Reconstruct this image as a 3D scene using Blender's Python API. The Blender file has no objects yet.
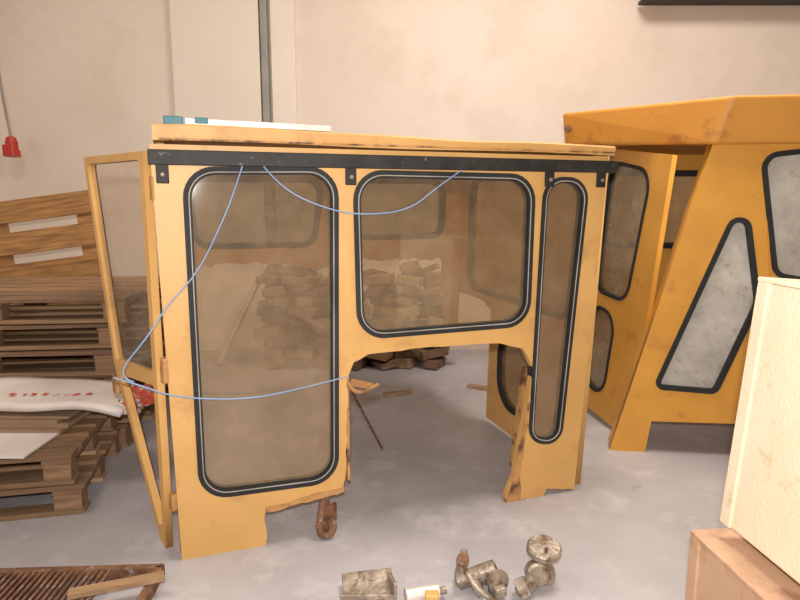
import bpy, bmesh, math, random
from mathutils import Matrix, Vector
random.seed(7)
C=bpy.context.scene.collection
bpy.context.scene.view_settings.view_transform='Standard'

# ---------------------------------------------------------------- materials
def newmat(name):
    m=bpy.data.materials.new(name); m.use_nodes=True
    nt=m.node_tree; b=nt.nodes['Principled BSDF']
    return m,nt,b
def noisy(name,c1,c2,scale=5,rough=.7,metal=0,c3=None,t3=(.6,.7),s3=8,bump=.1,bscale=60,detail=6,c4=None,t4=(.68,.72),s4=35):
    """two-tone noise colour with optional 'stain' colour c3 and fine 'chip' colour c4"""
    m,nt,b=newmat(name); N=nt.nodes; L=nt.links
    tc=N.new('ShaderNodeTexCoord')
    n=N.new('ShaderNodeTexNoise'); n.inputs['Scale'].default_value=scale; n.inputs['Detail'].default_value=detail
    L.new(tc.outputs['Object'],n.inputs['Vector'])
    r=N.new('ShaderNodeValToRGB'); r.color_ramp.elements[0].position=.35; r.color_ramp.elements[1].position=.65
    r.color_ramp.elements[0].color=(*c1,1); r.color_ramp.elements[1].color=(*c2,1)
    L.new(n.outputs['Fac'],r.inputs['Fac']); out=r.outputs['Color']
    for cc,tt,ss,off in ((c3,t3,s3,3.1),(c4,t4,s4,9.4)):
        if not cc: continue
        n3=N.new('ShaderNodeTexNoise'); n3.inputs['Scale'].default_value=ss; n3.inputs['Detail'].default_value=8
        n3.inputs['Roughness'].default_value=.65
        mp=N.new('ShaderNodeMapping'); mp.inputs['Location'].default_value=(off,7.7,1.3)
        L.new(tc.outputs['Object'],mp.inputs['Vector']); L.new(mp.outputs['Vector'],n3.inputs['Vector'])
        r3=N.new('ShaderNodeValToRGB'); r3.color_ramp.elements[0].position=tt[0]; r3.color_ramp.elements[1].position=tt[1]
        L.new(n3.outputs['Fac'],r3.inputs['Fac'])
        mx=N.new('ShaderNodeMixRGB'); L.new(r3.outputs['Color'],mx.inputs['Fac']); L.new(out,mx.inputs['Color1'])
        mx.inputs['Color2'].default_value=(*cc,1); out=mx.outputs['Color']
    L.new(out,b.inputs['Base Color'])
    b.inputs['Roughness'].default_value=rough; b.inputs['Metallic'].default_value=metal
    if bump:
        nb=N.new('ShaderNodeTexNoise'); nb.inputs['Scale'].default_value=bscale; nb.inputs['Detail'].default_value=5
        L.new(tc.outputs['Object'],nb.inputs['Vector'])
        bp=N.new('ShaderNodeBump'); bp.inputs['Strength'].default_value=bump; bp.inputs['Distance'].default_value=.01
        L.new(nb.outputs['Fac'],bp.inputs['Height']); L.new(bp.outputs['Normal'],b.inputs['Normal'])
    return m
def islandy(name,cols,rough=.8,stretch=(1,12,12),grain=.35):
    """per-board colour variation with wood grain"""
    m,nt,b=newmat(name); N=nt.nodes; L=nt.links
    g=N.new('ShaderNodeNewGeometry'); r=N.new('ShaderNodeValToRGB')
    els=r.color_ramp.elements
    while len(els)<len(cols): els.new(.5)
    for i,c in enumerate(cols): els[i].position=i/(len(cols)-1); els[i].color=(*c,1)
    L.new(g.outputs['Random Per Island'],r.inputs['Fac'])
    tc=N.new('ShaderNodeTexCoord'); mp=N.new('ShaderNodeMapping'); mp.inputs['Scale'].default_value=stretch
    n=N.new('ShaderNodeTexNoise'); n.inputs['Scale'].default_value=4; n.inputs['Detail'].default_value=8
    L.new(tc.outputs['Object'],mp.inputs['Vector']); L.new(mp.outputs['Vector'],n.inputs['Vector'])
    r2=N.new('ShaderNodeValToRGB'); r2.color_ramp.elements[0].position=.3; r2.color_ramp.elements[1].position=.7
    k=1-grain; r2.color_ramp.elements[0].color=(k,k*.95,k*.9,1); r2.color_ramp.elements[1].color=(1.1,1.1,1.1,1)
    L.new(n.outputs['Fac'],r2.inputs['Fac'])
    mx=N.new('ShaderNodeMixRGB'); mx.blend_type='MULTIPLY'; mx.inputs['Fac'].default_value=1
    L.new(r.outputs['Color'],mx.inputs['Color1']); L.new(r2.outputs['Color'],mx.inputs['Color2'])
    L.new(mx.outputs['Color'],b.inputs['Base Color']); b.inputs['Roughness'].default_value=rough
    return m
def dusty_glass(name,dust,tint,amount=.45,var=.2,grad=None,rough=.15,speck=None,scale=6):
    m=bpy.data.materials.new(name); m.use_nodes=True; nt=m.node_tree; N=nt.nodes; L=nt.links
    for n in list(N): N.remove(n)
    out=N.new('ShaderNodeOutputMaterial'); tc=N.new('ShaderNodeTexCoord')
    tr=N.new('ShaderNodeBsdfTransparent'); tr.inputs['Color'].default_value=(*tint,1)
    p=N.new('ShaderNodeBsdfPrincipled'); p.inputs['Roughness'].default_value=rough+.4
    n=N.new('ShaderNodeTexNoise'); n.inputs['Scale'].default_value=scale; n.inputs['Detail'].default_value=9; n.inputs['Roughness'].default_value=.7
    L.new(tc.outputs['Object'],n.inputs['Vector'])
    mr=N.new('ShaderNodeMapRange'); mr.inputs['From Min'].default_value=.3; mr.inputs['From Max'].default_value=.7
    mr.inputs['To Min'].default_value=amount-var; mr.inputs['To Max'].default_value=amount+var
    L.new(n.outputs['Fac'],mr.inputs['Value']); fac=mr.outputs['Result']
    if grad:
        sx=N.new('ShaderNodeSeparateXYZ'); L.new(tc.outputs['Object'],sx.inputs['Vector'])
        g=N.new('ShaderNodeMapRange'); g.inputs['From Min'].default_value=grad[0]; g.inputs['From Max'].default_value=grad[1]
        g.inputs['To Min'].default_value=grad[2]; g.inputs['To Max'].default_value=grad[3]
        L.new(sx.outputs['Y'],g.inputs['Value'])
        ad=N.new('ShaderNodeMath'); ad.operation='ADD'; ad.use_clamp=True
        L.new(fac,ad.inputs[0]); L.new(g.outputs['Result'],ad.inputs[1]); fac=ad.outputs[0]
    r=N.new('ShaderNodeValToRGB'); r.color_ramp.elements[0].position=.35; r.color_ramp.elements[1].position=.7
    r.color_ramp.elements[0].color=(*[x*.75 for x in dust],1); r.color_ramp.elements[1].color=(*dust,1)
    L.new(n.outputs['Fac'],r.inputs['Fac']); col=r.outputs['Color']
    if speck:
        n2=N.new('ShaderNodeTexNoise'); n2.inputs['Scale'].default_value=13; n2.inputs['Detail'].default_value=9
        n2.inputs['Roughness'].default_value=.7
        L.new(tc.outputs['Object'],n2.inputs['Vector'])
        r2=N.new('ShaderNodeValToRGB'); r2.color_ramp.elements[0].position=.56; r2.color_ramp.elements[1].position=.72
        L.new(n2.outputs['Fac'],r2.inputs['Fac'])
        mx=N.new('ShaderNodeMixRGB'); L.new(r2.outputs['Color'],mx.inputs['Fac']); L.new(col,mx.inputs['Color1']); mx.inputs['Color2'].default_value=(*speck,1)
        col=mx.outputs['Color']
    L.new(col,p.inputs['Base Color'])
    ms=N.new('ShaderNodeMixShader'); L.new(fac,ms.inputs['Fac']); L.new(tr.outputs[0],ms.inputs[1]); L.new(p.outputs[0],ms.inputs[2])
    gl=N.new('ShaderNodeBsdfGlossy'); gl.inputs['Roughness'].default_value=.06
    ms2=N.new('ShaderNodeMixShader'); ms2.inputs['Fac'].default_value=.06
    L.new(ms.outputs[0],ms2.inputs[1]); L.new(gl.outputs[0],ms2.inputs[2])
    L.new(ms2.outputs[0],out.inputs['Surface']); return m

Y1=noisy('paint_sandy_yellow',(.56,.32,.10),(.67,.385,.13),scale=2.5,rough=.5,c3=(.42,.22,.075),t3=(.56,.78),s3=5,bump=.05,c4=(.20,.09,.04),t4=(.70,.74),s4=28)
Y1rust=noisy('paint_rusty_edge',(.38,.19,.07),(.54,.29,.10),scale=9,rough=.7,c3=(.12,.055,.03),t3=(.50,.62),s3=10,bump=.3)
Y2=noisy('paint_orange_yellow',(.60,.285,.04),(.70,.345,.055),scale=3,rough=.45,c3=(.40,.17,.04),t3=(.58,.76),s3=5,bump=.06,c4=(.22,.09,.03),t4=(.69,.73),s4=24)
Y2roof=noisy('paint_orange_roof',(.58,.25,.04),(.66,.305,.05),scale=2,rough=.5,c3=(.36,.13,.035),t3=(.57,.72),s3=6,bump=.1)
RUB=noisy('black_rubber',(.010,.010,.011),(.02,.02,.021),rough=.75,bump=0)
BLK=noisy('black_painted_steel',(.010,.009,.008),(.025,.022,.02),scale=12,rough=.65,c3=(.16,.13,.10),t3=(.64,.70),s3=30)
SIL=noisy('grey_filler_strip',(.26,.24,.21),(.46,.43,.38),rough=.5,bump=0)
G1=dusty_glass('dusty_brown_glass',(.42,.30,.18),(.90,.83,.72),.13,.08,grad=(.2,1.5,.30,.02))
G1b=dusty_glass('dusty_brown_glass_side',(.42,.28,.15),(.80,.68,.5),.40,.15)
GC=dusty_glass('clear_dirty_glass',(.7,.6,.48),(.95,.92,.88),.06,.05)
GR=dusty_glass('rear_dirty_glass',(.50,.46,.40),(.66,.65,.62),.24,.12)
G2=dusty_glass('dirty_pale_glass',(.68,.65,.58),(.8,.78,.74),.78,.18,speck=(.36,.31,.23),scale=3)
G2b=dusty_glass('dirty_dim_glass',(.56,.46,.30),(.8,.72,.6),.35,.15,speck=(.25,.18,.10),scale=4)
RUST=noisy('rusty_steel',(.12,.055,.03),(.26,.13,.07),scale=18,rough=.85,metal=.2,c3=(.32,.26,.2),t3=(.56,.66),s3=20,bump=.4)
GREASE=noisy('greasy_steel',(.20,.16,.12),(.44,.37,.29),scale=16,rough=.45,metal=.4,c3=(.16,.10,.06),t3=(.54,.62),s3=24,bump=.35)
PALE=noisy('pale_aluminium',(.55,.52,.48),(.70,.66,.60),scale=10,rough=.45,metal=.3)
WOOD=islandy('pallet_wood',[(.26,.145,.075),(.38,.23,.12),(.20,.12,.07),(.47,.30,.16)])
WOODL=islandy('pallet_wood_orange',[(.42,.215,.075),(.50,.27,.10),(.36,.18,.065)],grain=.5)
BRICK=islandy('wood_block_and_brick',[(.13,.07,.045),(.27,.17,.10),(.42,.29,.18),(.08,.05,.03),(.32,.21,.13)],stretch=(3,3,3))
PLY=noisy('pale_plywood',(.78,.66,.46),(.85,.74,.55),scale=4,rough=.8,c3=(.60,.38,.18),t3=(.60,.76),s3=6,bump=.25,bscale=90,c4=(.38,.20,.10),t4=(.67,.74),s4=11)
PLYB=noisy('brown_plywood',(.50,.31,.19),(.60,.39,.25),scale=4,rough=.75,c3=(.36,.19,.12),t3=(.54,.66),s3=5,bump=.15)
PAPER=noisy('white_paper',(.70,.64,.60),(.80,.74,.69),scale=6,rough=.8,bump=.1,bscale=12)
REDP=noisy('red_print',(.55,.08,.05),(.68,.14,.08),scale=30,rough=.7,bump=0,c3=(.75,.66,.6),t3=(.5,.54),s3=14)
CARD=noisy('cardboard',(.26,.17,.10),(.33,.22,.13),rough=.9)
BLUE=noisy('blue_wire_sheath',(.20,.30,.50),(.26,.38,.58),rough=.5,bump=0)
TEAL=noisy('teal_plastic',(.02,.13,.17),(.03,.18,.22),rough=.5,bump=0)
REDS=noisy('red_plastic',(.45,.03,.025),(.55,.05,.03),rough=.35,bump=0)
GREY=noisy('grey_pvc_and_shade',(.30,.29,.28),(.38,.36,.34),rough=.6,bump=0)  # cable sheath, and the grey that paints the pilaster's shaded side
DARK=noisy('dark_steel',(.02,.018,.016),(.04,.035,.03),rough=.6)
WALL=noisy('painted_plaster_wall',(.82,.72,.625),(.88,.785,.695),scale=.7,rough=.9,c3=(.76,.655,.56),t3=(.5,.75),s3=1.6,bump=.12,bscale=35)
PIL=noisy('painted_pilaster',(.84,.75,.66),(.90,.82,.73),scale=.9,rough=.9,bump=.1,bscale=35)
CEIL=noisy('ceiling_paint',(.6,.55,.48),(.68,.62,.55),scale=1,rough=.9)
FLOOR=noisy('concrete_floor',(.36,.34,.35),(.46,.44,.45),scale=1.6,rough=.5,c3=(.56,.54,.55),t3=(.52,.76),s3=5,bump=.06,bscale=40,detail=9,c4=(.24,.21,.20),t4=(.66,.76),s4=9)

# ---------------------------------------------------------------- helpers
def root(name,loc=(0,0,0)):
    e=bpy.data.objects.new(name,None); e.empty_display_size=.1; e.location=loc; C.objects.link(e); return e
def link(name,me,mat,parent=None,M=None,smooth=False):
    o=bpy.data.objects.new(name,me); C.objects.link(o)
    if mat is not None:
        me.materials.clear(); me.materials.append(mat)
    if smooth:
        for p in me.polygons: p.use_smooth=True
    if M is not None: o.matrix_world=M
    if parent is not None:
        o.parent=parent; o.matrix_parent_inverse=Matrix.Translation(-Vector(parent.location))
    return o
def bevel(o,w,seg=2):
    m=o.modifiers.new('bev','BEVEL'); m.width=w; m.segments=seg; m.limit_method='ANGLE'; return o
def boxes(name,items,mat,parent=None,M=None,bev=0):
    """items: (center,size[,rotation matrix])"""
    bm=bmesh.new()
    for it in items:
        R=it[2].to_4x4() if len(it)>2 else Matrix()
        bmesh.ops.create_cube(bm,size=1,matrix=Matrix.Translation(it[0])@R@Matrix.Diagonal((*it[1],1)))
    me=bpy.data.meshes.new(name); bm.to_mesh(me); bm.free()
    o=link(name,me,mat,parent,M)
    if bev: bevel(o,bev)
    return o
def basis(O,u,v=(0,0,1)):
    u=Vector((u[0],u[1],0)).normalized(); v=Vector(v); n=u.cross(Vector((0,0,1)))
    return Matrix(((u.x,v.x,n.x,O[0]),(u.y,v.y,n.y,O[1]),(u.z,v.z,n.z,O[2] if len(O)>2 else 0),(0,0,0,1)))
def rpoly(pts,r,seg=7):
    out=[]; n=len(pts)
    rs=r if isinstance(r,(list,tuple)) else [r]*n
    for i in range(n):
        p0=Vector(pts[i-1]);p=Vector(pts[i]);p1=Vector(pts[(i+1)%n]); rr=rs[i]
        if rr<=0: out.append(p.copy()); continue
        a=(p0-p);b=(p1-p); la=a.length; lb=b.length; a/=la; b/=lb
        ang=a.angle(b); d=min(rr/math.tan(ang/2),la*.49,lb*.49); rr=d*math.tan(ang/2)
        cen=p+(a+b).normalized()*(rr/math.sin(ang/2))
        s=p+a*d-cen; e=p+b*d-cen
        a0=math.atan2(s.y,s.x); a1=math.atan2(e.y,e.x); da=(a1-a0+math.pi)%(2*math.pi)-math.pi
        for k in range(seg+1):
            t=a0+da*k/seg; out.append(cen+Vector((math.cos(t),math.sin(t)))*rr)
    return out
def area2(l): return sum(l[i-1].x*l[i].y-l[i].x*l[i-1].y for i in range(len(l)))
def offset(loop,d):
    """positive d = inward"""
    sg=1 if area2(loop)>0 else -1; out=[]; n=len(loop)
    for i in range(n):
        e0=(loop[i]-loop[i-1]); e1=(loop[(i+1)%n]-loop[i])
        if e0.length<1e-6: e0=e1
        if e1.length<1e-6: e1=e0
        t0=e0.normalized(); t1=e1.normalized(); n0=Vector((-t0.y,t0.x)); n1=Vector((-t1.y,t1.x))
        m=(n0+n1); 
        if m.length<1e-4: m=n0
        m.normalize(); k=max(.5,m.dot(n0))
        out.append(loop[i]+m*(d*sg/k))
    return out
def slab(name,outline,holes,M,thick,mat,parent,zoff=0,bev=0):
    cu=bpy.data.curves.new(name,'CURVE'); cu.dimensions='2D'; cu.fill_mode='BOTH'; cu.extrude=thick/2; cu.bevel_depth=bev
    for loop in [outline]+list(holes):
        sp=cu.splines.new('POLY'); sp.points.add(len(loop)-1)
        for i,p in enumerate(loop): sp.points[i].co=(p[0],p[1],0,1)
        sp.use_cyclic_u=True
    t=bpy.data.objects.new('t',cu); C.objects.link(t)
    dg=bpy.context.evaluated_depsgraph_get(); me=bpy.data.meshes.new_from_object(t.evaluated_get(dg))
    bpy.data.objects.remove(t); me.name=name
    return link(name,me,mat,parent,M@Matrix.Translation((0,0,zoff)))
def tube(name,pts,r,mat,parent=None,cyclic=False,M=None,smooth=False,res=3):
    cu=bpy.data.curves.new(name,'CURVE'); cu.dimensions='3D'; cu.bevel_depth=r; cu.bevel_resolution=res; cu.use_fill_caps=True
    if smooth:
        sp=cu.splines.new('NURBS'); sp.points.add(len(pts)-1); sp.order_u=3; sp.use_endpoint_u=True; sp.resolution_u=10
    else:
        sp=cu.splines.new('POLY'); sp.points.add(len(pts)-1)
    for i,p in enumerate(pts): sp.points[i].co=(*p,1)
    sp.use_cyclic_u=cyclic
    t=bpy.data.objects.new('t',cu); C.objects.link(t)
    dg=bpy.context.evaluated_depsgraph_get(); me=bpy.data.meshes.new_from_object(t.evaluated_get(dg))
    bpy.data.objects.remove(t); me.name=name
    return link(name,me,mat,parent,M,smooth=True)
def lathe(name,prof,mat,parent=None,M=None,seg=28):
    bm=bmesh.new(); rings=[]
    for r,z in prof:
        rings.append([bm.verts.new((r*math.cos(2*math.pi*k/seg),r*math.sin(2*math.pi*k/seg),z)) for k in range(seg)])
    for a,b in zip(rings,rings[1:]):
        for k in range(seg): bm.faces.new((a[k],a[(k+1)%seg],b[(k+1)%seg],b[k]))
    bm.faces.new(rings[0][::-1]); bm.faces.new(rings[-1])
    bmesh.ops.recalc_face_normals(bm,faces=bm.faces)
    me=bpy.data.meshes.new(name); bm.to_mesh(me); bm.free()
    return link(name,me,mat,parent,M)
def jag(pts,amp=.008,step=.03):
    """ragged (rusted / torn) version of an open run of points"""
    out=[]
    for a,b in zip(pts,pts[1:]):
        a=Vector(a);b=Vector(b); n=max(1,int((b-a).length/step)); nn=Vector((-(b-a).y,(b-a).x)).normalized()
        for k in range(n):
            out.append(a.lerp(b,k/n)+(nn*random.uniform(-amp,amp) if k else Vector((0,0))))
    out.append(Vector(pts[-1])); return out
def window(tag,loop,M,parent,glass,thick,w=.022,strip=True):
    """rubber gasket + filler strip + glass around rounded loop"""
    slab(tag+'_gasket',offset(loop,-.006),[offset(loop,w)],M,thick+.016,RUB,parent)
    if strip:
        mid=offset(loop,w*.62)
        tube(tag+'_filler_strip',[(p.x,p.y,thick/2+.008) for p in mid],.0024,SIL,parent,True,M)
    slab(tag+'_glass',offset(loop,w*.5),[],M,.004,glass,parent)

# ---------------------------------------------------------------- room
def roombox(name,c,s,mat): return boxes(name,[(c,s)],mat)
roombox('floor',(0.5,1.5,-.05),(10.4,9.4,.1),FLOOR)
roombox('wall_back',(.5,6.1,2.4),(10.4,.2,5),WALL)
roombox('wall_front',(.5,-3.1,2.4),(10.4,.2,5),WALL)
roombox('wall_left',(-4.6,1.5,2.4),(.2,9,5),WALL)
roombox('wall_right',(5.6,1.5,2.4),(.2,9,5),WALL)
roombox('ceiling',(0.5,1.5,4.95),(10.4,9.4,.1),CEIL)
p=boxes('wall_pilaster',[((-1.68,5.965,2.45),(.80,.07,4.9)),((-1.07,5.975,2.45),(.22,.05,4.9))],PIL,bev=.006)
boxes('side_shade_strip_1',[((-1.235,5.955,2.45),(.062,.09,4.9))],GREY,bev=.01)  # shaded side of the pilaster, put in as a grey strip
boxes('steel_beam',[((3.85,5.85,3.34),(3.4,.02,.26)),((3.85,5.85,3.215),(3.4,.2,.025)),((3.85,5.85,3.47),(3.4,.2,.025))],DARK)
# socket on cable
r=root('red_power_socket',(-3.60,5.8,1.95))
tube('cable',[(-3.70,5.93,4.85),(-3.70,5.93,3.4),(-3.66,5.9,2.6),(-3.57,5.84,2.10),(-3.55,5.82,2.03)],.012,GREY,r,smooth=True)
lathe('socket_body',[(.02,.10),(.04,.09),(.052,.05),(.052,-.02),(.066,-.025),(.066,-.08),(.05,-.085)],REDS,r,Matrix.Translation((-3.55,5.82,1.94)))
boxes('socket_flap',[((-3.55,5.745,1.91),(.08,.02,.10))],REDS,r,bev=.006)

# ---------------------------------------------------------------- tractor cab (front, sandy yellow)
O1=(-.8985,2.358,0); U1=Vector((.944,.3297,0)).normalized(); NB=Vector((-.33,.944,0)).normalized()
cab=root('tractor_cab',(0,2.9,0))
MF=basis(O1,U1)
T=.035
outline=[Vector((-.027,1.66)),Vector((0,0))]+jag([(.0,.0),(.337,.0)],.003)[1:]+jag([(.337,0),(.342,.15),(.52,.165),(.684,.19)],.007)[1:]\
 +jag([(.684,.19),(.70,.40),(.705,.70),(.735,.77),(.80,.80)],.006)[1:]+jag([(.80,.80),(1.10,.81),(1.44,.80),(1.56,.765),(1.62,.66),(1.60,.52),(1.57,.35),(1.535,.13),(1.49,.03),(1.50,.0)],.004,.05)[1:]\
 +jag([(1.50,.0),(1.70,.0),(1.72,.035),(1.883,.005)],.006)[1:]+[Vector((1.942,.875)),Vector((1.99,1.66))]
W1=rpoly([(.085,1.575),(.675,1.585),(.655,.245),(.085,.255)],.115)
W2=rpoly([(.745,1.575),(1.592,1.568),(1.585,.878),(.757,.873)],.12)
W3=rpoly([(1.645,1.56),(1.882,1.555),(1.785,.262),(1.610,.30)],[.10,.10,.085,.085])
slab('front_panel',outline,[W1,W2,W3],MF,T,Y1,cab)
for i,w in enumerate((W1,W2,W3)): window('front_window_%d'%(i+1),w,MF,cab,G1,T,w=.025 if i<2 else .021)
# rusty lower edge facings
slab('rust_edge_leg',jag([(1.49,.0),(1.535,.13),(1.57,.35),(1.60,.52)],.004)+jag([(1.615,.52),(1.595,.35),(1.565,.13),(1.57,.0)],.007),[],MF,.006,Y1rust,cab,T/2+.001)
slab('rust_edge_bottom',jag([(.342,.15),(.684,.19)],.003)+jag([(.684,.21),(.342,.172)],.007),[],MF,.006,Y1rust,cab,T/2+.001)
# frame folds behind panel
boxes('arch_rim',[((1.10,.815,-.03),(.66,.012,.06)),((.712,.48,-.03),(.012,.5,.06)),((1.60,.40,-.045),(.014,.5,.09),Matrix.Rotation(-.10,3,'Z'))],Y1rust,cab,MF)
boxes('corner_post_left',[((.02,.83,-.05),(.045,1.66,.085))],Y1,cab,MF,bev=.008)
boxes('corner_post_right',[((1.92,.84,-.05),(.05,1.66,.085),Matrix.Rotation(-.058,3,'Z'))],Y1,cab,MF,bev=.008)
# torn dangling hinge under the panel
tube('torn_hinge',[(.60,.18,-.01),(.585,.13,.02),(.57,.07,.03),(.57,.02,.05),(.61,.02,.06),(.63,.06,.05),(.61,.09,.05)],.018,RUST,cab,M=MF,smooth=True)
boxes('torn_hinge_plates',[((.62,.10,.02),(.07,.08,.012),Matrix.Rotation(.5,3,'Y')),((.585,.045,.04),(.06,.06,.02),Matrix.Rotation(.4,3,'Z')),((.60,.15,.01),(.04,.07,.02))],RUST,cab,MF,bev=.004)
# top bar with brackets
boxes('top_bar',[((.995,1.612,T/2+.014),(2.06,.055,.028))],BLK,cab,MF,bev=.003)
br=[]
for s in (.012,.73,1.665,1.945): br.append(((s,1.555,T/2+.010),(.045,.075,.014)))
boxes('bar_brackets',br,BLK,cab,MF,bev=.003)
for i,s in enumerate((.012,.73,1.665,1.945)):
    lathe('bracket_bolt_%d'%i,[(.009,0),(.009,.008),(.004,.01)],GREASE,cab,MF@Matrix.Translation((s,1.55,T/2+.017)),seg=6)
# roof
MR=Matrix(((U1.x,NB.x,0,O1[0]),(U1.y,NB.y,0,O1[1]),(0,0,1,0),(0,0,0,1)))
bmr=bmesh.new(); n=24
def rz(s,top):
    return (1.730-.012*s+.003*math.sin(s*4.1)+.002*math.sin(s*9)) if top else (1.672+.003*math.sin(s*5)-.003*s)
ring=[]
for i in range(n+1):
    s=-.015+2.015*i/n
    ring.append([bmr.verts.new((s,-.045,rz(s,0))),bmr.verts.new((s,-.055,rz(s,1)-.008)),bmr.verts.new((s,-.04,rz(s,1))),bmr.verts.new((s,1.55,rz(s,1)+.01)),bmr.verts.new((s,1.56,rz(s,0)))])
for a,b in zip(ring,ring[1:]):
    for k in range(5): bmr.faces.new((a[k],b[k],b[(k+1)%5],a[(k+1)%5]))
bmr.faces.new(ring[0]); bmr.faces.new(ring[-1][::-1]); bmesh.ops.recalc_face_normals(bmr,faces=bmr.faces)
me=bpy.data.meshes.new('roof'); bmr.to_mesh(me); bmr.free(); link('roof',me,Y1,cab,MR)
boxes('roof_lip',[((1.0,-.050,1.676),(1.99,.010,.007))],Y1rust,cab,MR)
# back panel
MB=basis((-1.39,3.80,0),U1)
BA=rpoly([(.10,1.60),(.95,1.60),(.88,1.16),(.12,1.165)],.10); BB=rpoly([(1.12,1.60),(1.80,1.60),(1.79,1.20),(1.12,1.20)],.10)
bo=[Vector((-.02,1.67)),Vector((.0,0)),Vector((.09,0)),Vector((.10,1.03))]+jag([(.12,1.05),(.5,1.07),(.78,1.05),(.9,1.0),(1.1,1.06),(1.5,1.06),(1.78,1.05),(1.80,.9)],.012)+[Vector((1.81,.42)),Vector((1.90,.42)),Vector((1.97,1.67))]
slab('rear_panel',bo,[BA,BB],MB,T,Y1,cab)
window('rear_window_1',BA,MB,cab,GR,T,w=.03,strip=False); window('rear_window_2',BB,MB,cab,GR,T,w=.03,strip=False)
# right side panel (faces right), slightly leaning outwards
MS=basis((.925,3.03,0),(-.33,.944),(U1.x*.058,U1.y*.058,1))
SW=rpoly([(.12,1.58),(1.38,1.58),(1.34,.83),(.14,.83)],.12); SO=rpoly([(.42,.68),(.88,.68),(.84,.16),(.46,.16)],.2)
so=[Vector((0,0)),Vector((.98,.02)),Vector((1.0,.74)),Vector((1.12,.78)),Vector((1.50,.78)),Vector((1.50,1.67)),Vector((0,1.67))]
slab('right_side_panel',so,[SW,SO],MS,.03,Y1,cab)
window('side_window_upper',SW,MS,cab,G1b,.03,strip=False); window('side_window_lower',SO,MS,cab,G1b,.03,strip=False)
# left side frame (door opening)
ML=basis((-.905,2.40,0),(-.33,.944))
slab('left_door_frame',[Vector(p) for p in [(0,0),(1.46,0),(1.48,1.67),(0,1.67)]],[rpoly([(.06,.07),(1.40,.07),(1.41,1.6),(.05,1.6)],.08)],ML,.03,Y1,cab)
# open door, hinged at left front post
Md=basis((-.925,2.335,0),(-1,.98),(0,0,1))
def D(*a): return [Vector(p) for p in a]
do=D((.015,1.635),(.615,1.64),(.44,.76),(.40,.68),(.075,.07),(.03,.05),(.015,.4))
dh1=rpoly([(.05,1.605),(.58,1.61),(.415,.775),(.05,.785)],.02); dh2=rpoly([(.05,.735),(.385,.715),(.075,.13),(.05,.15)],.012)
slab('open_door_frame',do,[dh1,dh2],Md,.03,Y1,cab)
slab('open_door_glass',offset(dh1,-.01),[],Md,.004,GC,cab)
tube('open_door_seal',[(p.x,p.y,.018) for p in offset(dh1,-.004)],.005,RUB,cab,True,Md)
tube('open_door_lower_seal',[(.395,.70,.018),(.07,.09,.018)],.006,RUB,cab,False,Md)
boxes('door_latch',[((.40,.73,.02),(.09,.05,.03)),((.34,.735,.03),(.12,.02,.02)),((.43,.66,.0),(.05,.08,.05))],Y1rust,cab,Md,bev=.006)
boxes('door_hinges',[((.01,1.50,.02),(.04,.09,.035)),((.01,.80,.02),(.05,.10,.04)),((.01,.25,.02),(.04,.07,.03))],Y1rust,cab,Md,bev=.005)
# torn metal at arch
tube('torn_strip',[(.705,.70,-.02),(.72,.65,.02),(.76,.64,.05),(.80,.66,.05),(.84,.665,.03)],.009,Y1rust,cab,M=MF,smooth=True)
boxes('torn_flap',[((.77,.665,.0),(.10,.035,.006),Matrix.Rotation(-.3,3,'Z')@Matrix.Rotation(.5,3,'X'))],Y1rust,cab,MF)
# wires
def wire(name,pts): tube(name,pts,.0030,BLUE,cab,M=MF,smooth=True)
wire('blue_wire_1',[(.30,1.585,.04),(.27,1.50,.03),(.23,1.40,.035),(.12,1.18,.03),(.0,1.06,.035),(-.07,.95,.05),(-.20,.80,.05),(-.13,.78,.06)])
wire('blue_wire_2',[(.38,1.585,.04),(.45,1.50,.03),(.60,1.43,.035),(.75,1.395,.03),(.98,1.41,.03),(1.12,1.52,.03),(1.22,1.585,.04)])
wire('blue_wire_3',[(-.20,.80,.05),(-.12,.77,.06),(.0,.70,.04),(.25,.66,.035),(.45,.67,.03),(.70,.715,.035)])
# spirit level on roof
sl=root('spirit_level',(0,2.6,1.74))
Msl=MR@Matrix.Translation((.32,.03,1.746))@Matrix.Rotation(.014,4,'Y')
boxes('level_body',[((.06,0,0),(.56,.05,.024))],PALE,sl,Msl,bev=.003)
boxes('end_caps',[((-.26,0,.0),(.07,.056,.032)),((-.16,0,.004),(.05,.054,.024))],TEAL,sl,Msl,bev=.004)

# ---------------------------------------------------------------- second tractor cab (right, orange)
cab2=root('tractor_cab',(2,4,0))
M2=basis((1.39,3.48,0),(1,-.15))
Wa=rpoly([(.478,1.53),(.60,.90),(.415,.375),(.075,.39)],[.06,.10,.05,.04])
Wb=rpoly([(.54,1.70),(1.12,1.76),(1.12,.97),(.66,1.05)],[.08,.1,.1,.08])
o2=D((-.150,.0),(.05,.0),(.075,.19),(1.05,.21),(1.10,0),(1.25,0),(1.25,1.80),(.305,1.80))
slab('front_panel',o2,[Wa,Wb],M2,.04,Y2,cab2,bev=0)
window('front_window_1',Wa,M2,cab2,G2,.04,w=.022,strip=False); window('front_window_2',Wb,M2,cab2,G2,.04,w=.022,strip=False)
boxes('front_post_left',[((.104,.90,-.05),(.05,1.83,.08),Matrix.Rotation(-.248,3,'Z'))],Y2,cab2,M2,bev=.01)
# ridge between facets
boxes('panel_seam',[((.60,1.36,.022),(.006,.72,.008),Matrix.Rotation(.13,3,'Z'))],Y2roof,cab2,M2)
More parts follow.
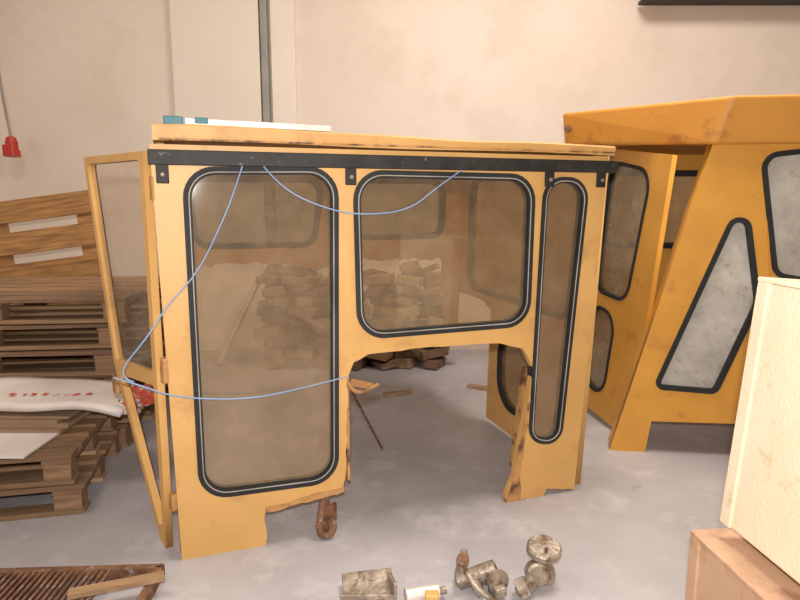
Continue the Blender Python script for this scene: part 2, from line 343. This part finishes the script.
# roof shell
top=[(1.02,4.02,2.0),(1.71,3.30,1.99),(2.75,3.12,1.98),(2.75,4.95,2.02),(1.30,4.95,2.02)]
bot=[(1.05,4.05,1.805),(1.665,3.38,1.75),(2.72,3.20,1.75),(2.72,4.90,1.80),(1.33,4.90,1.80)]
bm=bmesh.new(); vt=[bm.verts.new(p) for p in top]; vb=[bm.verts.new(p) for p in bot]
bm.faces.new(vt); bm.faces.new(vb[::-1])
for k in range(5): bm.faces.new((vt[k],vb[k],vb[(k+1)%5],vt[(k+1)%5]))
bmesh.ops.recalc_face_normals(bm,faces=bm.faces)
me=bpy.data.meshes.new('roof'); bm.to_mesh(me); bm.free(); o=link('roof',me,Y2roof,cab2); bevel(o,.018,3)
tube('roof_left_hole',[(1.05,4.0,1.90),(1.045,3.985,1.90)],.022,RUST,cab2)
# rear + far side panels
M2b=basis((1.42,4.80,0),(1,0))
slab('rear_panel',D((0,0),(.10,0),(.12,.35),(1.2,.35),(1.22,0),(1.30,0),(1.30,1.82),(0,1.82)),[rpoly([(.12,1.68),(1.15,1.68),(1.15,1.1),(.12,1.1)],.12)],M2b,.03,Y2,cab2)
window('rear_window',rpoly([(.12,1.68),(1.15,1.68),(1.15,1.1),(.12,1.1)],.12),M2b,cab2,G1b,.03,w=.04,strip=False)
M2r=basis((2.66,3.35,0),(0,1))
slab('right_side_panel',D((0,0),(1.45,0),(1.45,1.8),(0,1.8)),[rpoly([(.1,1.68),(1.35,1.68),(1.35,.5),(.1,.5)],.12)],M2r,.03,Y2,cab2)
# door ajar with two windows
M2d=basis((1.40,3.60,.02),(-.09,.75),(.10,.0,1))
Wd1=rpoly([(.10,1.60),(.60,1.66),(.62,.80),(.20,.80)],[.14,.13,.12,.13]); Wd2=rpoly([(.30,.70),(.64,.72),(.66,.16),(.34,.13)],.14)
slab('side_door',D((0,0),(.755,0),(.72,1.74),(-.07,1.68)),[Wd1,Wd2],M2d,.03,Y2,cab2)
slab('side_door_glass_upper',Wd1,[],M2d,.004,G2b,cab2); slab('side_door_glass_lower',Wd2,[],M2d,.004,G2b,cab2)
for i,w in enumerate((Wd1,Wd2)):
    slab('side_door_gasket_%d'%i,offset(w,-.004),[offset(w,.018)],M2d,.042,RUB,cab2)

# ---------------------------------------------------------------- pallets
def pallet(cx,cy,z,L,W,rot=0,mat=WOOD,h=.144,nt=6,M=None,name='wooden_pallet'):
    it=[]; t=.022; sw=W/nt*.74
    for i in range(nt):
        y=-W/2+sw/2+i*(W-sw)/(nt-1); it.append(((random.uniform(-.01,.01),y,h-t/2),(L,sw,t)))
    for x in (-L/2+.07,0,L/2-.07):
        it.append(((x,0,h-t*1.5),(.13,W,t*.98)))
        for y in (-W/2+.05,0,W/2-.05): it.append(((x,y,h/2-.011),(.12,.10,h-3*t-.001)))
    for y in (-W/2+.05,0,W/2-.05): it.append(((0,y,t/2),(L,.10,t)))
    if M is None: M=Matrix.Translation((cx,cy,z))@Matrix.Rotation(rot,4,'Z')
    return boxes(name,it,mat,None,M,bev=.003)
for k in range(6): pallet(-2.40+random.uniform(-.04,.04),3.98+random.uniform(-.02,.02),k*.152,1.5,1.1,.10+random.uniform(-.03,.03))
for k in range(2): pallet(-2.18-.03*k,2.98+.02*k,k*.147,1.25,.80,.22-.03*k)
# light pallet standing on edge behind the stack
pallet(0,0,0,1.5,1.40,mat=WOODL,nt=6,M=Matrix.Translation((-3.04,4.90,.74))@Matrix.Rotation(-.13,4,'Y')@Matrix.Rotation(math.radians(84),4,'X'))
# papers / sacks
def sheet(name,x0,x1,y0,y1,z,th,mat,parent,rot=0,amp=.012,droop=0):
    bm=bmesh.new(); nx,ny=28,10; g=[]
    for i in range(nx+1):
        row=[]
        for j in range(ny+1):
            u=i/nx; v=j/ny; x=x0+(x1-x0)*u; y=y0+(y1-y0)*v+.02*math.sin(u*5)
            zz=z+amp*(math.sin(u*9+v*3)+math.sin(u*17-v*5)*.5)-droop*max(0,u-.8)**2*25*.03+.02*v
            row.append(bm.verts.new((x,y,zz)))
        g.append(row)
    for i in range(nx):
        for j in range(ny): bm.faces.new((g[i][j],g[i+1][j],g[i+1][j+1],g[i][j+1]))
    me=bpy.data.meshes.new(name); bm.to_mesh(me); bm.free()
    o=link(name,me,mat,parent,smooth=True); m=o.modifiers.new('s','SOLIDIFY'); m.thickness=th; m.offset=-1; return o
boxes('cardboard_sheets',[((-2.2,3.14,.311),(1.0,.36,.024)),((-2.15,3.15,.335),(.96,.34,.022)),((-2.2,3.15,.355),(.95,.33,.018)),((-2.15,3.16,.373),(.95,.32,.014))],CARD)
sk=root('paper_sack',(-2,3.2,.4))
sheet('sack_body',-2.75,-1.40,3.00,3.38,.445,.035,PAPER,sk,amp=.008,droop=1)
pr=[]
x=-2.02
for wd in (.05,.03,.05,.04,.05,.03,.05,.045):
    pr.append(((x,3.11+.012*random.random(),.460),(wd*.6,.03,.003))); x+=wd+.014
boxes('red_lettering',pr,REDP,sk)
sheet('red_end',-1.44,-1.33,3.02,3.28,.44,.06,REDP,sk,amp=.012)
boxes('white_board',[((-2.02,2.82,.302),(.62,.30,.010))],PAPER)

# ---------------------------------------------------------------- loose blocks against wall
it=[]
for col in range(7):
    x0=-1.10+col*.235
    rows=[9,10,8,7,9,10,9][col]
    for rr in range(rows):
        for dp in range(2):
            w=random.uniform(.12,.25)
            it.append(((x0+random.uniform(-.05,.05),5.36+dp*.25+random.uniform(-.04,.04),.05+rr*.092),(w,random.uniform(.18,.25),random.uniform(.05,.09)),Matrix.Rotation(random.uniform(-.5,.5),3,'Z')@Matrix.Rotation(random.uniform(-.22,.22),3,'Y')))
for k in range(34):
    it.append(((random.uniform(-1.1,.4),5.34+random.uniform(-.09,.2),random.uniform(.15,.97)),(random.uniform(.2,.45),.07,.045),Matrix.Rotation(random.uniform(-1,1),3,'Z')@Matrix.Rotation(random.uniform(-.8,.8),3,'Y')))
boxes('wood_block_pile',it,BRICK,bev=.008)
tube('metal_pipe',[(-1.62,5.40,.02),(-1.20,5.70,.95)],.026,PALE)
tube('rusty_rod',[(-.106,3.49,.008),(-.24,4.05,.012),(-.378,4.65,.008)],.006,RUST)

# ---------------------------------------------------------------- right foreground crates
c1=root('plywood_crate',(1.35,1.6,.2))
Mc=Matrix.Translation((1.335,1.58,0))@Matrix.Rotation(.10,4,'Z')
def crate(par,M,sx,sy,z0,z1,mat):
    h=z1-z0
    boxes('panels',[((0,0,z0+h/2),(sx-.004,sy-.004,h-.004))],mat,par,M,bev=.006)
    b=[]
    for sxn in (-1,1):
        for syn in (-1,1): b.append(((sxn*(sx/2-.02),syn*(sy/2-.02),z0+h/2),(.05,.05,h)))
    boxes('corner_battens',b,mat,par,M,bev=.004)
    boxes('lid',[((0,0,z1+.006),(sx+.012,sy+.012,.014))],mat,par,M,bev=.003)
crate(c1,Mc,.68,.70,0,.37,PLYB)
c2=root('plywood_crate',(1.4,1.6,.8))
Mc2=Matrix.Translation((1.37,1.58,.392))@Matrix.Rotation(.10,4,'Z')@Matrix.Rotation(.075,4,'Y')
crate(c2,Mc2,.62,.62,.02,.80,PLY)

# ---------------------------------------------------------------- floor clutter
g=root('radiator_grille',(-1.3,2.1,0))
Mg=Matrix.Translation((-1.30,2.02,.0))@Matrix.Rotation(.05,4,'Z')
boxes('frame',[((0,.18,.03),(.78,.03,.05)),((0,-.18,.03),(.78,.03,.05)),((.375,0,.03),(.03,.36,.05)),((-.375,0,.03),(.03,.36,.05))],RUST,g,Mg,bev=.004)
boxes('fins',[((-.35+.0233*k,0,.04),(.009,.34,.035),Matrix.Rotation(.5,3,'Y')) for k in range(24)],RUST,g,Mg)
boxes('wooden_rail',[((.27,.04,.068),(.32,.045,.018),Matrix.Rotation(.30,3,'Z'))],WOOD,g,Mg)

hb=root('axle_hub',(.53,2.2,0))
Mh=Matrix.Translation((.55,2.22,.0))
lathe('hub_flange',[(.02,.165),(.058,.163),(.066,.155),(.066,.135),(.05,.125),(.036,.11),(.034,.06),(.05,.045),(.055,.02),(.05,.0)],GREASE,hb,Mh@Matrix.Rotation(.22,4,'X'))
lathe('hub_bearing',[(.03,-.03),(.042,-.025),(.042,.025),(.03,.03)],GREASE,hb,Mh@Matrix.Translation((-.03,-.05,.055))@Matrix.Rotation(1.3,4,'X'))
tube('studs',[(.55,2.16,.15),(.55,2.15,.175)],.007,GREASE,hb)
tube('shaft',[(.53,2.19,.05),(.48,2.12,.035),(.445,2.09,.03)],.028,GREASE,hb)
lathe('shaft_nut',[(.03,-.02),(.04,-.018),(.04,.018),(.03,.02)],GREASE,hb,Matrix.Translation((.455,2.10,.04))@Matrix.Rotation(1.1,4,'Y'),seg=6)
uj=root('universal_joint',(.30,2.12,0))
lathe('yoke_1',[(.02,-.05),(.035,-.045),(.042,-.02),(.03,.0),(.03,.04),(.044,.045),(.044,.06),(.02,.065)],GREASE,uj,Matrix.Translation((.34,2.16,.046))@Matrix.Rotation(1.4,4,'X')@Matrix.Rotation(.5,4,'Y'))
lathe('cross_body',[(.015,-.08),(.032,-.075),(.032,.075),(.015,.08)],GREASE,uj,Matrix.Translation((.29,2.15,.06))@Matrix.Rotation(1.2,4,'Y'))
boxes('yoke_arms',[((.235,2.18,.07),(.028,.08,.12),Matrix.Rotation(.25,3,'Y')),((.285,2.11,.045),(.03,.07,.07),Matrix.Rotation(-.5,3,'Y')),((.36,2.10,.03),(.05,.06,.04),Matrix.Rotation(.5,3,'Z'))],GREASE,uj,bev=.01)
lathe('bearing_cap',[(.016,0),(.024,.004),(.024,.03),(.012,.034)],RUST,uj,Matrix.Translation((.235,2.15,.115))@Matrix.Rotation(.8,4,'X'),seg=16)
tube('grease_pipe',[(.235,2.15,.10),(.25,2.10,.09),(.29,2.06,.05),(.34,2.05,.02)],.010,GREASE,uj,smooth=True)
cy=root('hydraulic_cylinder',(.1,2.08,0))
tube('barrel',[(.02,2.06,.03),(.14,2.09,.03)],.03,PALE,cy)
tube('piston_rod',[(.14,2.09,.03),(.17,2.10,.03)],.014,GREASE,cy)
boxes('yellow_clevis',[((.115,2.04,.035),(.05,.04,.05))],Y1,cy,bev=.006)
sb=root('steel_bracket',(-.1,2.1,0))
boxes('plates',[((-.12,2.13,.035),(.19,.12,.012),Matrix.Rotation(.25,3,'X')@Matrix.Rotation(.15,3,'Z')),((-.12,2.06,.02),(.20,.012,.04)),((-.03,2.10,.045),(.012,.10,.08),Matrix.Rotation(.3,3,'Z'))],GREASE,sb,bev=.003)
boxes('wood_scrap',[((-.02,4.55,.012),(.22,.05,.022),Matrix.Rotation(.4,3,'Z')),((.62,4.7,.012),(.18,.06,.022),Matrix.Rotation(-.5,3,'Z'))],WOOD)

# ---------------------------------------------------------------- lights
def area(name,loc,size,power,col,rot=(0,0,0)):
    l=bpy.data.lights.new(name,'AREA'); l.shape='SQUARE'; l.size=size; l.energy=power; l.color=col
    o=bpy.data.objects.new(name,l); o.location=loc; o.rotation_euler=rot; C.objects.link(o); return o
area('ceiling_light_main',(1.2,3.0,4.7),1.5,165,(1,.91,.82))
area('ceiling_light_side',(-2.2,2.2,4.7),1.2,45,(1,.91,.82))
fl=bpy.data.lights.new('camera_flash','AREA'); fl.size=.06; fl.energy=84; fl.color=(1,.95,.91)
fo=bpy.data.objects.new('camera_flash',fl); fo.location=(.0,-.05,1.60); fo.rotation_euler=(math.radians(84),0,0); C.objects.link(fo)
w=bpy.data.worlds.new('World'); bpy.context.scene.world=w; w.use_nodes=True
w.node_tree.nodes['Background'].inputs[0].default_value=(1,.9,.8,1); w.node_tree.nodes['Background'].inputs[1].default_value=.1

# ---------------------------------------------------------------- camera
cd=bpy.data.cameras.new('Camera'); cd.sensor_width=36; cd.lens=27.9; cd.clip_start=.02
co=bpy.data.objects.new('Camera',cd); co.location=(0,0,1.45); co.rotation_euler=(math.radians(81),0,0); C.objects.link(co)
bpy.context.scene.camera=co
